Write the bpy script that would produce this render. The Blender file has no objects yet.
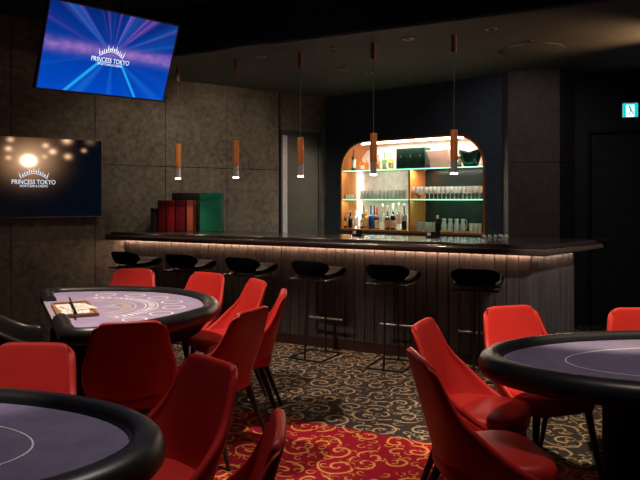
import bpy, bmesh, math, random
from mathutils import Vector, Matrix
random.seed(7)
S = bpy.context.scene
COL = S.collection
PI = math.pi
H = 1.5          # camera height
F = 650.0        # focal length in pixels of a 640 wide frame
HZ = 199.0       # horizon row

def P(px, py, z):
    """floor-parallel plane at height z seen through a pixel"""
    y = F * (H - z) / (py - HZ)
    return ((px - 320.0) * y / F, y, z)

# ------------------------------------------------------------------ nodes
class NT:
    def __init__(s, name):
        s.mat = bpy.data.materials.new(name); s.mat.use_nodes = True
        s.t = s.mat.node_tree; s.t.nodes.clear()
        s.out = s.t.nodes.new('ShaderNodeOutputMaterial')
    def n(s, typ, **kw):
        x = s.t.nodes.new(typ)
        for k, v in kw.items(): setattr(x, k, v)
        return x
    def put(s, sock, v):
        if isinstance(v, bpy.types.NodeSocket): s.t.links.new(v, sock)
        elif v is not None:
            if hasattr(sock, 'default_value'):
                try: sock.default_value = v
                except Exception: sock.default_value = (v[0], v[1], v[2], 1) if len(v) == 3 else v
    def m(s, op, a, b=None, c=None):
        x = s.n('ShaderNodeMath', operation=op)
        s.put(x.inputs[0], a); s.put(x.inputs[1], b); s.put(x.inputs[2], c)
        return x.outputs[0]
    def step(s, v, a, b):
        x = s.n('ShaderNodeMapRange', interpolation_type='SMOOTHSTEP')
        s.put(x.inputs[0], v); x.inputs[1].default_value = a; x.inputs[2].default_value = b
        return x.outputs[0]
    def rng(s, v, a, b, c, d):
        x = s.n('ShaderNodeMapRange')
        s.put(x.inputs[0], v)
        for i, q in enumerate((a, b, c, d)): x.inputs[i + 1].default_value = q
        return x.outputs[0]
    def mix(s, f, a, b, mode='MIX'):
        x = s.n('ShaderNodeMix', data_type='RGBA', blend_type=mode)
        s.put(x.inputs[0], f)
        for sock, v in ((x.inputs[6], a), (x.inputs[7], b)):
            if isinstance(v, tuple) and len(v) == 3: v = (*v, 1)
            s.put(sock, v)
        return x.outputs[2]
    def obj(s): return s.n('ShaderNodeTexCoord').outputs['Object']
    def sep(s, v):
        x = s.n('ShaderNodeSeparateXYZ'); s.put(x.inputs[0], v); return x.outputs
    def noise(s, v, scale, detail=4, rough=.55):
        x = s.n('ShaderNodeTexNoise'); s.put(x.inputs['Vector'], v)
        x.inputs['Scale'].default_value = scale; x.inputs['Detail'].default_value = detail
        x.inputs['Roughness'].default_value = rough
        return x.outputs[0]
    def mapping(s, v, scale):
        x = s.n('ShaderNodeMapping'); s.put(x.inputs[0], v); x.inputs['Scale'].default_value = scale
        return x.outputs[0]
    def bsdf(s, col, rough=.5, metal=0, spec=.5, trans=0, ior=1.45, bump=None, bstr=.2, bdist=.01, coat=0, emis=None, estr=0, alpha=1):
        b = s.n('ShaderNodeBsdfPrincipled')
        if isinstance(col, tuple) and len(col) == 3: col = (*col, 1)
        s.put(b.inputs['Base Color'], col); s.put(b.inputs['Roughness'], rough)
        b.inputs['Metallic'].default_value = metal
        b.inputs['Specular IOR Level'].default_value = spec
        b.inputs['Transmission Weight'].default_value = trans
        b.inputs['IOR'].default_value = ior
        b.inputs['Coat Weight'].default_value = coat
        b.inputs['Coat Roughness'].default_value = .08
        b.inputs['Alpha'].default_value = alpha
        if emis is not None:
            s.put(b.inputs['Emission Color'], (*emis, 1) if isinstance(emis, tuple) else emis)
            b.inputs['Emission Strength'].default_value = estr
        if bump is not None:
            k = s.n('ShaderNodeBump'); s.put(k.inputs['Height'], bump)
            k.inputs['Strength'].default_value = bstr; k.inputs['Distance'].default_value = bdist
            s.t.links.new(k.outputs[0], b.inputs['Normal'])
        s.t.links.new(b.outputs[0], s.out.inputs[0])
        return s.mat

def simple(name, col, rough=.5, var=.12, scale=18, **kw):
    t = NT(name); n = t.noise(t.obj(), scale, 4)
    f = t.rng(n, .3, .7, 0, 1)
    lo = tuple(c * (1 - var) for c in col); hi = tuple(min(1, c * (1 + var)) for c in col)
    return t.bsdf(t.mix(f, lo, hi), rough, **kw)

def emit(name, col, strength):
    t = NT(name); e = t.n('ShaderNodeEmission')
    e.inputs[0].default_value = (*col, 1); e.inputs[1].default_value = strength
    t.t.links.new(e.outputs[0], t.out.inputs[0]); return t.mat

def plaster(name, lo, hi, rough=.8):
    t = NT(name); o = t.obj()
    a = t.noise(o, 2.2, 6, .65); b = t.noise(o, 14, 5, .7)
    f = t.rng(t.m('ADD', t.m('MULTIPLY', a, .4), t.m('MULTIPLY', b, .6)), .38, .62, 0, 1)
    return t.bsdf(t.mix(f, lo, hi), rough, bump=b, bstr=.15)

def wood(name, lo, hi, rough=.4, scale=(22, 22, 1.6), coat=0, spec=.5, bstr=.08):
    t = NT(name); o = t.mapping(t.obj(), scale)
    a = t.noise(o, 2.0, 6, .65)
    f = t.rng(a, .32, .68, 0, 1)
    return t.bsdf(t.mix(f, lo, hi), rough, bump=a if bstr else None, bstr=bstr, coat=coat, spec=spec)

M = {}
M['wall_l'] = plaster('taupe_plaster', (.070, .061, .050), (.215, .190, .158))
M['wall_b'] = plaster('navy_plaster', (.036, .054, .080), (.066, .094, .135))
M['column'] = plaster('brown_grey_plaster', (.06, .050, .050), (.10, .086, .084))
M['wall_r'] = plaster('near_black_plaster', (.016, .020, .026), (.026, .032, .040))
M['gap'] = simple('dark_joint', (.012, .012, .012), .8)
M['ceil'] = plaster('dark_green_grey_paint', (.085, .10, .092), (.115, .132, .122), .75)
M['ceil2'] = simple('black_ceiling_paint', (.012, .014, .020), .8)
M['counter'] = wood('black_lacquered_wood', (.016, .012, .011), (.038, .026, .022), .20, (1.5, 20, 20), coat=.4, bstr=0)
M['counter_edge'] = wood('polished_dark_walnut', (.045, .032, .028), (.10, .068, .056), .24, (1.5, 20, 20), coat=.5, bstr=0, spec=.7)
M['board'] = wood('dark_walnut_boards', (.030, .025, .025), (.082, .066, .062), .5, (14, 14, .9))
M['skirt'] = simple('red_brown_skirting', (.035, .012, .010), .5)
M['orange'] = wood('orange_teak', (.40, .125, .028), (.58, .21, .055), .4, (16, 16, 1.5))
M['orange_tube'] = wood('orange_lamp_wood', (.50, .15, .035), (.72, .26, .07), .4, (40, 40, 4))
M['marble'] = plaster('pale_marbled_panel', (.46, .43, .40), (.66, .63, .59), .35)
M['dkglass'] = simple('dark_green_back_panel', (.016, .024, .020), .2)
M['white_pan'] = plaster('pale_cream_panel', (.70, .66, .61), (.8, .77, .72), .5)
M['black_metal'] = simple('black_metal', (.012, .012, .013), .35, metal=.0)
M['black_shell'] = simple('satin_black_shell', (.004, .004, .005), .75, spec=.05)
M['chrome'] = simple('chrome', (.8, .8, .82), .08, metal=1.0)
M['sleeve'] = simple('satin_silver', (.62, .60, .62), .28, metal=.55)
M['plastic'] = simple('black_plastic', (.010, .010, .012), .5, spec=.25)
M['table_black'] = simple('matte_table_black', (.005, .005, .006), .6, spec=.08)
M['bezel'] = simple('dark_grey_bezel', (.05, .05, .055), .35)
M['canopy'] = simple('brown_lamp_canopy', (.16, .075, .045), .45)
M['white'] = simple('white_paint', (.8, .8, .78), .5)
M['paper'] = simple('white_paper', (.82, .80, .76), .7)
M['towel'] = simple('white_cotton', (.8, .78, .74), .9)
M['legwood'] = wood('black_stained_wood', (.014, .009, .008), (.03, .018, .015), .45)
M['print'] = simple('white_felt_print', (.88, .86, .92), .8)
M['print2'] = simple('beige_felt_print', (.55, .42, .36), .8)
M['bulb'] = emit('lamp_glow', (1, .80, .62), 26)
M['led_warm'] = emit('warm_led', (1, .62, .40), 72)
M['led_white'] = emit('white_led', (1, .80, .62), 26)
M['led_green'] = emit('mint_led', (.30, 1, .62), 2.6)

def leather(name, col, rough=.38, spec=.5):
    t = NT(name); o = t.obj()
    a = t.noise(o, 120, 3); b = t.noise(o, 5, 3)
    lo = tuple(c * .86 for c in col)
    return t.bsdf(t.mix(t.rng(b, .3, .7, 0, 1), lo, col), rough, spec=spec, bump=a, bstr=.12, bdist=.002)
M['red'] = leather('red_leather', (.58, .030, .025), .42, .3)
M['black_leather'] = leather('black_leather', (.016, .016, .018), .38)
M['dealer'] = leather('black_dealer_leather', (.025, .023, .022), .35)

def felt(name, lo, hi):
    t = NT(name); o = t.obj(); a = t.noise(o, 6, 6, .7); b = t.noise(o, 300, 2)
    return t.bsdf(t.mix(t.rng(a, .35, .65, 0, 1), lo, hi), .9, spec=.15, bump=b, bstr=.2, bdist=.002)
M['felt'] = felt('lilac_felt', (.33, .265, .43), (.40, .335, .51))
M['felt2'] = felt('violet_grey_felt', (.16, .14, .235), (.21, .185, .30))

def glassmat(name, col, rough=.03, ior=1.35):
    t = NT(name); n = t.noise(t.obj(), 30, 2)
    return t.bsdf(t.mix(n, col, tuple(min(1, c * 1.05) for c in col)), rough, trans=1.0, ior=ior)
def milky(name, col, tr=.6):
    t = NT(name); n = t.noise(t.obj(), 30, 2)
    return t.bsdf(t.mix(n, col, tuple(c * .94 for c in col)), .06, trans=tr, ior=1.3)
M['glass'] = milky('clear_glass', (.95, .93, .90))
M['shelfglass'] = glassmat('green_shelf_glass', (.62, .92, .80), .1, 1.2)

# carpet: scroll pattern, red field in front of a line parallel to the bar
def carpet():
    t = NT('scroll_carpet'); co = t.obj(); xyz = t.sep(co)
    warp = t.n('ShaderNodeTexNoise'); warp.inputs['Scale'].default_value = 5; t.put(warp.inputs['Vector'], co)
    wv = t.n('ShaderNodeVectorMath', operation='MULTIPLY_ADD')
    t.put(wv.inputs[0], warp.outputs['Color']); wv.inputs[1].default_value = (.05, .05, 0); t.put(wv.inputs[2], co)
    wv = wv.outputs[0]
    def layer(scale, off, turns, w, rmax):
        mp = t.n('ShaderNodeMapping'); t.put(mp.inputs[0], wv); mp.inputs['Scale'].default_value = (scale, scale, 0)
        mp.inputs['Location'].default_value = (off, off * .7, 0)
        v = t.n('ShaderNodeTexVoronoi', voronoi_dimensions='2D', feature='F1'); t.put(v.inputs['Vector'], mp.outputs[0])
        v.inputs['Scale'].default_value = 1; v.inputs['Randomness'].default_value = .75
        d = t.n('ShaderNodeVectorMath', operation='SUBTRACT'); t.put(d.inputs[0], mp.outputs[0]); t.put(d.inputs[1], v.outputs['Position'])
        x, y, _ = t.sep(d.outputs[0]); r = t.m('SQRT', t.m('ADD', t.m('MULTIPLY', x, x), t.m('MULTIPLY', y, y)))
        ang = t.m('DIVIDE', t.m('ARCTAN2', y, x), 2 * PI)
        c = t.sep(v.outputs['Color'])
        hand = t.m('SUBTRACT', t.m('MULTIPLY', t.m('GREATER_THAN', c[0], .5), 2), 1)
        s = t.m('FRACT', t.m('ADD', t.m('ADD', t.m('MULTIPLY', r, turns), t.m('MULTIPLY', hand, ang)), c[1]))
        line = t.m('SUBTRACT', 1, t.step(t.m('ABSOLUTE', t.m('SUBTRACT', s, .5)), w * .6, w))
        e = t.n('ShaderNodeTexVoronoi', voronoi_dimensions='2D', feature='DISTANCE_TO_EDGE'); t.put(e.inputs['Vector'], mp.outputs[0])
        e.inputs['Scale'].default_value = 1; e.inputs['Randomness'].default_value = .75
        lim = t.m('MULTIPLY', t.m('LESS_THAN', r, rmax), t.m('GREATER_THAN', e.outputs['Distance'], .04))
        return t.m('MULTIPLY', line, lim)
    big = layer(5.0, 0.0, 2.6, .135, .62)
    small = layer(10.5, 3.7, 2.0, .15, .40)
    pat = t.m('MAXIMUM', big, t.m('MULTIPLY', small, .75))
    # red field: side of the line through (0.13,4.28) with direction (.89,-.456)
    nx, ny = .456, .89
    c0 = .13 * nx + 4.28 * ny
    red = t.m('LESS_THAN', t.m('ADD', t.m('MULTIPLY', xyz[0], nx), t.m('MULTIPLY', xyz[1], ny)), c0)
    # the red field ends on the right in front of the poker table
    ux, uy = .89, -.456
    red = t.m('MULTIPLY', red, t.m('LESS_THAN', t.m('ADD', t.m('MULTIPLY', xyz[0], ux), t.m('MULTIPLY', xyz[1], uy)), 1.02 * ux + 2.6 * uy + .25))
    pile = t.noise(co, 260, 2, .7)
    base = t.mix(red, (.040, .031, .028), (.29, .007, .022))
    ink = t.mix(red, (.40, .29, .19), (.66, .28, .07))
    col = t.mix(pat, base, ink)
    col = t.mix(t.rng(pile, .3, .7, 0, .35), col, (0, 0, 0))
    return t.bsdf(col, .95, spec=.1, bump=t.m('ADD', pile, t.m('MULTIPLY', pat, .5)), bstr=.5, bdist=.004)
M['carpet'] = carpet()

# ------------------------------------------------------------------ mesh helpers
def add_box(bm, x0, x1, y0, y1, z0, z1, mtx=None):
    vs = [bm.verts.new((x, y, z)) for z in (z0, z1) for x, y in ((x0, y0), (x1, y0), (x1, y1), (x0, y1))]
    if mtx: bmesh.ops.transform(bm, matrix=mtx, verts=vs)
    q = [(3, 2, 1, 0), (4, 5, 6, 7), (0, 1, 5, 4), (1, 2, 6, 5), (2, 3, 7, 6), (3, 0, 4, 7)]
    for f in q: bm.faces.new([vs[i] for i in f])
    return vs

def rbox(x0, x1, y0, y1, z0, z1, r=.01, seg=3):
    bm = bmesh.new(); add_box(bm, x0, x1, y0, y1, z0, z1)
    r = min(r, .49 * min(abs(x1 - x0), abs(y1 - y0), abs(z1 - z0)))
    bmesh.ops.bevel(bm, geom=bm.edges[:], offset=r, segments=seg, profile=.5, affect='EDGES')
    return bm

def box(x0, x1, y0, y1, z0, z1):
    bm = bmesh.new(); add_box(bm, x0, x1, y0, y1, z0, z1); return bm

def add_lathe(bm, prof, seg=16, loc=(0, 0, 0), cap=True):
    rings = []
    for r, z in prof:
        rings.append([bm.verts.new((loc[0] + max(r, .0004) * math.cos(2 * PI * i / seg), loc[1] + max(r, .0004) * math.sin(2 * PI * i / seg), loc[2] + z)) for i in range(seg)])
    for a, b in zip(rings, rings[1:]):
        for i in range(seg):
            bm.faces.new((a[i], a[(i + 1) % seg], b[(i + 1) % seg], b[i]))
    if cap:
        bm.faces.new(rings[0][::-1]); bm.faces.new(rings[-1])
    return bm
def lathe(prof, seg=16, loc=(0, 0, 0), cap=True): return add_lathe(bmesh.new(), prof, seg, loc, cap)

def add_tube(bm, pts, r, seg=8, closed=False, r2=None, cap=True):
    pts = [Vector(p) for p in pts]; n = len(pts); rings = []
    ref = None
    for i, p in enumerate(pts):
        if closed: d = pts[(i + 1) % n] - pts[i - 1]
        else: d = (pts[min(i + 1, n - 1)] - pts[max(i - 1, 0)])
        d.normalize()
        if ref is None:
            ref = Vector((0, 0, 1)) if abs(d.z) < .9 else Vector((1, 0, 0))
        a = d.cross(ref); a.normalize(); b = a.cross(d); b.normalize(); ref = b
        rr = r if r2 is None else r + (r2 - r) * i / (n - 1)
        rings.append([bm.verts.new(p + a * (rr * math.cos(2 * PI * k / seg)) + b * (rr * math.sin(2 * PI * k / seg))) for k in range(seg)])
    pr = list(zip(rings, rings[1:]))
    if closed: pr.append((rings[-1], rings[0]))
    for a, b in pr:
        for k in range(seg): bm.faces.new((a[k], a[(k + 1) % seg], b[(k + 1) % seg], b[k]))
    if not closed and cap: bm.faces.new(rings[0][::-1]); bm.faces.new(rings[-1])
    return bm
def tube(pts, r, seg=8, closed=False, r2=None): return add_tube(bmesh.new(), pts, r, seg, closed, r2)

def prism(loops, cap=True, bm=None):
    """stack of equal length outlines [(x,y,z)...]"""
    bm = bm or bmesh.new()
    R = [[bm.verts.new(p) for p in L] for L in loops]
    n = len(R[0])
    for a, b in zip(R, R[1:]):
        for i in range(n): bm.faces.new((a[i], a[(i + 1) % n], b[(i + 1) % n], b[i]))
    if cap: bm.faces.new(R[0][::-1]); bm.faces.new(R[-1])
    return bm

def inset(poly, d):
    """inset a CCW outline by d (per-edge list allowed)"""
    n = len(poly); ds = d if isinstance(d, (list, tuple)) else [d] * n; out = []
    for i in range(n):
        p0, p1, p2 = Vector(poly[i - 1]), Vector(poly[i]), Vector(poly[(i + 1) % n])
        a = (p1 - p0).normalized(); b = (p2 - p1).normalized()
        na = Vector((-a.y, a.x)); nb = Vector((-b.y, b.x))
        q0 = p0 + na * ds[i - 1]; q1 = p1 + nb * ds[i]
        den = a.x * b.y - a.y * b.x
        if abs(den) < 1e-6: out.append(tuple(p1 + na * ds[i - 1])); continue
        w = q1 - q0; tt = (w.x * b.y - w.y * b.x) / den
        out.append(tuple(q0 + a * tt))
    return out

def link(name, bm, mat, parent=None, smooth=35, mods=None):
    me = bpy.data.meshes.new(name)
    if isinstance(bm, bmesh.types.BMesh):
        bmesh.ops.recalc_face_normals(bm, faces=bm.faces[:]); bm.to_mesh(me); bm.free()
    else:
        bpy.data.meshes.remove(me); me = bm; me.name = name
    me.materials.clear(); me.materials.append(mat)
    if smooth:
        for p in me.polygons: p.use_smooth = True
        try: me.set_sharp_from_angle(angle=math.radians(smooth))
        except Exception: pass
    o = bpy.data.objects.new(name, me); COL.objects.link(o)
    if parent: o.parent = parent
    return o

def tag(o, label=None, cat=None, group=None, kind=None):
    if label: o['label'] = label
    if cat: o['category'] = cat
    if group: o['group'] = group
    if kind: o['kind'] = kind
    return o

def thing(name, label, cat, loc=(0, 0, 0), rz=0, group=None):
    o = bpy.data.objects.new(name, None); COL.objects.link(o)
    o.empty_display_size = .1
    o.location = loc; o.rotation_euler = (0, 0, rz)
    return tag(o, label, cat, group)

def struct(name, bm, mat, loc=(0, 0, 0), rz=0, smooth=0):
    o = link(name, bm, mat, None, smooth); o.location = loc; o.rotation_euler = (0, 0, rz)
    o['kind'] = 'structure'; return o

def copy_tree(o, parent=None):
    c = o.copy(); COL.objects.link(c)
    if parent: c.parent = parent
    for ch in [q for q in o.children]: copy_tree(ch, c)
    return c

def text_mesh(body, size, extrude=.0008):
    cu = bpy.data.curves.new('txt', 'FONT'); cu.body = body; cu.size = size; cu.extrude = extrude
    cu.align_x = 'CENTER'; cu.align_y = 'CENTER'; cu.resolution_u = 3
    o = bpy.data.objects.new('txt', cu); COL.objects.link(o)
    dg = bpy.context.evaluated_depsgraph_get()
    me = bpy.data.meshes.new_from_object(o.evaluated_get(dg))
    bpy.data.objects.remove(o); bpy.data.curves.remove(cu)
    return me

# ------------------------------------------------------------------ setting frames
WL0 = Vector((-2.36, 7.79, 0)); LD = Vector((.804, .595, 0)); RZL = math.atan2(.595, .804)
CR0 = Vector((.09, 9.6, 0)); BD = Vector((.764, -.645, 0)); RZB = math.atan2(-.645, .764); BM_ = Vector((.645, .764, 0))
BAR0 = WL0.copy(); RZBAR = math.atan2(-.456, .89); BU = Vector((.89, -.456, 0)); BN = Vector((.456, .89, 0))
RW0 = Vector((3.04, 7.75, 0)); RD = Vector((.947, -.32, 0)); RZR = math.atan2(-.32, .947)

def wl_x(px):     # local x on the left wall of a pixel column
    a = (px - 320) / F
    return ((a * WL0.y - WL0.x) / (LD.x - a * LD.y))
def bw_x(px, d=0):
    a = (px - 320) / F
    return (a * (CR0.y + BM_.y * d) - CR0.x - BM_.x * d) / (BD.x - a * BD.y)
def rw_x(px):
    a = (px - 320) / F
    return (a * RW0.y - RW0.x) / (RD.x - a * RD.y)
def to_world(o, rz, x, y, z=0):
    c, s = math.cos(rz), math.sin(rz)
    return (o[0] + c * x - s * y, o[1] + s * x + c * y, z)

# floor
bm = bmesh.new(); add_box(bm, -9, 9, -1.5, 12, -.1, 0)
struct('floor', bm, M['carpet'])

# left wall: panels over a dark backing
bm = bmesh.new()
seams = [-6.2, -4.6, -3.0 , wl_x(11), wl_x(95), wl_x(165.5), wl_x(227), wl_x(279)]
LEND = 3.04
for a, b in zip(seams, seams[1:]):
    for z0, z1 in ((0, 1.905), (1.905, 3.5)):
        add_box(bm, a + .004, b - .004, 0, .03, z0 + .004, z1 - .004)
dx0, dx1 = wl_x(280.5), wl_x(321)
add_box(bm, dx0 + .002, dx1, 0, .03, 2.47, 3.5)         # above the door
add_box(bm, dx1, LEND + .02, 0, .03, 0, 3.5)
wall_left = struct('wall_left', bm, M['wall_l'], WL0, RZL)
bk = link('wall_backing', box(-6.2, LEND, .031, .2, 0, 3.5), M['gap'], wall_left, 0)
# door in the left wall by the corner
bm = bmesh.new()
add_box(bm, dx0, dx0 + .03, -.012, .03, 0, 2.47); add_box(bm, dx1 - .05, dx1, -.012, .03, 0, 2.47); add_box(bm, dx0, dx1, -.012, .03, 2.40, 2.47)
d1 = struct('door_1', bm, simple('blue_black_frame', (.03, .04, .055), .35), WL0, RZL)
gx = wl_x(287.5)
link('door_leaf', box(gx, dx1 - .05, .0, .03, 0, 2.40), plaster('dark_taupe_door', (.05, .045, .037), (.08, .072, .06), .45), d1, 0)
link('glass_strip', box(dx0 + .03, gx, .002, .03, 0, 2.40), simple('niche_reflection_grey', (.55, .56, .60), .25), d1, 0)  # pale grey colour stands in for the lit niche mirrored in the glass

# back wall with the arched opening
NX0, NX1 = bw_x(340.5), bw_x(485.5)
NZ0, NZ1, NR, ND = 1.045, 2.325, .42, .42
def arch(x0, x1, z0, z1, r, n=12):
    pts = [(x0, z0), (x1, z0)]
    pts += [(x1 - r + r * math.cos(PI / 2 * i / n), z1 - r + r * math.sin(PI / 2 * i / n)) for i in range(n + 1)]
    pts += [(x0 + r + r * math.cos(PI / 2 + PI / 2 * i / n), z1 - r + r * math.sin(PI / 2 + PI / 2 * i / n)) for i in range(n + 1)]
    return pts
BWEND = 3.2
bm = bmesh.new()
def ring(bm, pts, y):
    vs = [bm.verts.new((x, y, z)) for x, z in pts]
    return vs, [bm.edges.new((vs[i], vs[(i + 1) % len(vs)])) for i in range(len(vs))]
_, e1 = ring(bm, [(0, 0), (BWEND, 0), (BWEND, 3.0), (0, 3.0)], 0)
_, e2 = ring(bm, arch(NX0, NX1, NZ0, NZ1, NR), 0)
bmesh.ops.triangle_fill(bm, edges=e1 + e2, use_beauty=True)
r = bmesh.ops.extrude_face_region(bm, geom=bm.faces[:])
bmesh.ops.translate(bm, vec=(0, .08, 0), verts=[v for v in r['geom'] if isinstance(v, bmesh.types.BMVert)])
struct('wall_back', bm, M['wall_b'], CR0, RZB)

# column and right wall
pts = [(2.18, 8.05), (2.2, 7.6), (2.737, 7.42), (3.04, 7.75), (3.1, 8.2)]
def colbox(z0, z1, d):
    c = inset(pts, d); return prism([[(x, y, z0) for x, y in c], [(x, y, z1) for x, y in c]])
bm = bmesh.new()
for z0, z1, d in ((0, 1.915, 0), (1.915, 1.925, .01), (1.925, 3.0, 0)):
    c = inset(pts, d); prism([[(x, y, z0) for x, y in c], [(x, y, z1) for x, y in c]], bm=bm)
struct('wall_column', bm, M['column'])
bm = bmesh.new()
drx0, drx1, drz = rw_x(587), rw_x(587) + 1.15, 2.31
add_box(bm, 0, drx0, 0, .15, 0, 3.0); add_box(bm, drx1, 5, 0, .15, 0, 3.0); add_box(bm, drx0, drx1, 0, .15, drz, 3.0)
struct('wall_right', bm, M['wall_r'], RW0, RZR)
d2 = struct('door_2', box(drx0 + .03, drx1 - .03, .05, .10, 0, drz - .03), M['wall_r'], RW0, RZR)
bm = bmesh.new()
add_box(bm, drx0, drx0 + .03, -.01, .1, 0, drz); add_box(bm, drx1 - .03, drx1, -.01, .1, 0, drz); add_box(bm, drx0, drx1, -.01, .1, drz - .03, drz)
link('door_frame', bm, M['plastic'], d2, 0)
hb = tube([(drx0 + .10, .05, 1.02), (drx0 + .10, .0, 1.02), (drx0 + .22, .0, 1.02)], .01)
link('door_handle', hb, M['bezel'], d2)

# ceilings: lower one over the bar, higher black one over the tables
LY = (Vector((.18, 5.97, 0)) - BAR0).dot(BN)
struct('ceiling', box(-4.5, 10, LY, 5, 3.0, 3.5), M['ceil'], BAR0, RZBAR)
struct('ceiling_upper', box(-9, 9, -1.5, 12, 3.502, 3.55), M['ceil2'])
struct('trim_1', box(-4.5, 10, LY - .02, LY - .001, 3.02, 3.5), M['ceil2'], BAR0, RZBAR)

# ------------------------------------------------------------------ ceiling fittings
def at_ceiling(px, py, z=3.0): return P(px, py, z)
c0 = None
dl = [(408, 39, 'round ceiling downlight between the two pendants nearest the bar corner'),
      (369, 73, 'round ceiling downlight behind the cord of the pendant before the niche'),
      (406, 80, 'round ceiling downlight nearest the wall above the lit niche'),
      (491, 29, 'round ceiling downlight right of the rightmost pendant'),
      (344, 70, 'round ceiling downlight left of the one beside the pendant cord'),
      (261, 57, 'round ceiling downlight between the second and third pendants from the left')]
for i, (px, py, lab) in enumerate(dl):
    if i == 0:
        c0 = thing('ceiling_downlight', lab, 'light', at_ceiling(px, py), 0, 'downlights in the bar ceiling')
        link('trim_ring', lathe([(.035, -.001), (.035, -.006), (.05, -.006), (.055, 0)], 20, cap=False), simple('grey_trim_ring', (.30, .29, .26), .4), c0)
        link('lens', lathe([(.034, -.002), (.02, -.004), (.0, -.004)], 20, cap=False), simple('dull_lens', (.10, .10, .09), .2), c0)
    else:
        c = copy_tree(c0); c.location = at_ceiling(px, py); c['label'] = lab
sp0 = None
for px, py, lab in ((333, 47.5, 'small ceiling sprinkler between the third and fourth pendants'),
                    (530, 41, 'small ceiling sprinkler above the round ceiling hatch'),
                    (598, 64, 'small ceiling sprinkler up left of the exit sign')):
    if sp0 is None:
        sp0 = thing('ceiling_sprinkler', lab, 'sprinkler', at_ceiling(px, py), 0, 'sprinklers in the bar ceiling')
        link('escutcheon', lathe([(.03, 0), (.028, -.008), (.012, -.01)], 16), M['bezel'], sp0)
        link('head', lathe([(.008, -.01), (.008, -.03), (.016, -.032), (.016, -.036)], 12), M['chrome'], sp0)
    else:
        c = copy_tree(sp0); c.location = at_ceiling(px, py); c['label'] = lab
hx = Vector(at_ceiling(533, 49.5))
h = link('ceiling_hatch', lathe([(.30, 0), (.30, -.006), (.285, -.008), (.0, -.008)], 40, cap=False), M['ceil'])
h.location = hx; tag(h, 'shallow round hatch in the dark ceiling right of the pendants', 'hatch')
sd = thing('smoke_detector', 'small smoke detector on the ceiling above the left end of the niche', 'detector', P(348, 92, 3.0))
link('base', lathe([(.05, 0), (.05, -.012)], 18), M['canopy'], sd); link('sensor', lathe([(.035, -.012), (.03, -.035), (.01, -.04)], 18), M['canopy'], sd)

# ------------------------------------------------------------------ bar
bar = thing('bar_counter', 'long dark wood bar with overhanging black top and glowing strip beneath', 'bar', BAR0, RZBAR)
wx = lambda y: y * .444 / .896 + .012
outline = [(wx(-.2), -.2), (4.87, -.2), (5.23, .892), (4.50, 1.19), (4.30, .70), (wx(.70), .70)]
full = [(wx(-.2), -.2), (4.87, -.2), (5.23, .892), (4.50, 1.19), (4.30, .70), (wx(.70), .70)]
def lp(d, z):
    q = inset(outline, [d, d, d * .6, 0, 0, 0]); return [(x, y, z) for x, y in q]
link('counter_top', prism([lp(.012, 1.082), lp(.055, 1.088), lp(.062, 1.104), lp(.072, 1.110), lp(.2, 1.110)]), M['counter'], bar, 30)
link('counter_edge', prism([lp(.03, 1.018), lp(.008, 1.024), lp(0, 1.04), lp(0, 1.062), lp(.008, 1.076), lp(.022, 1.081)]), M['counter_edge'], bar, 50)
# boards
bm = bmesh.new(); BL = 4.71; nb = 45; w = BL / nb
for i in range(nb):
    a, b = i * w + .003, (i + 1) * w - .003
    if i == 0: a = .02
    prism([[(a, .02, z), (a, .004, z), (a + .004, 0, z), (b - .004, 0, z), (b, .004, z), (b, .02, z)] for z in (.1, 1.017)], bm=bm)
add_box(bm, .03, BL, .021, .04, .1, 1.017)
link('front_panel', bm, M['board'], bar, 0)
p0, p1 = Vector((BL, 0)), Vector((4.99, .727)); L = (p1 - p0).length; rot = math.atan2(p1.y - p0.y, p1.x - p0.x)
mt = Matrix.Translation((p0.x, p0.y, 0)) @ Matrix.Rotation(rot, 4, 'Z')
bm = bmesh.new(); nb2 = 7; w2 = L / nb2
for i in range(nb2):
    a, b = i * w2 + .003, (i + 1) * w2 - .003
    vs0 = len(bm.verts)
    prism([[(a, .02, z), (a, .004, z), (a + .004, 0, z), (b - .004, 0, z), (b, .004, z), (b, .02, z)] for z in (.1, 1.017)], bm=bm)
add_box(bm, 0, L, .021, .04, .1, 1.017)
bmesh.ops.transform(bm, matrix=mt, verts=bm.verts[:])
link('end_panel', bm, M['board'], bar, 0)
bm = bmesh.new(); add_box(bm, .03, BL, .006, .04, 0, .1)
vs = add_box(bm, 0, L, .006, .04, 0, .1, mt)
link('skirting', bm, M['skirt'], bar, 0)
bodyo = [(wx(.05) + .03, .05), (4.66, .05), (4.92, .70), (4.45, .85), (4.2, .55), (wx(.55) + .03, .55)]
link('carcass', prism([[(x, y, 0) for x, y in bodyo], [(x, y, 1.0165) for x, y in bodyo]]), M['plastic'], bar, 0)
bm = bmesh.new(); add_box(bm, .03, BL - .0, -.022, -.010, 1.009, 1.0175)
link('light_strip', bm, M['led_warm'], bar, 0)
bm = bmesh.new(); add_box(bm, .05, L - .02, -.022, -.010, 1.009, 1.0175, mt)
link('end_light_strip', bm, emit('warm_led_dim', (1, .72, .52), 60), bar, 0)

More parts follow.
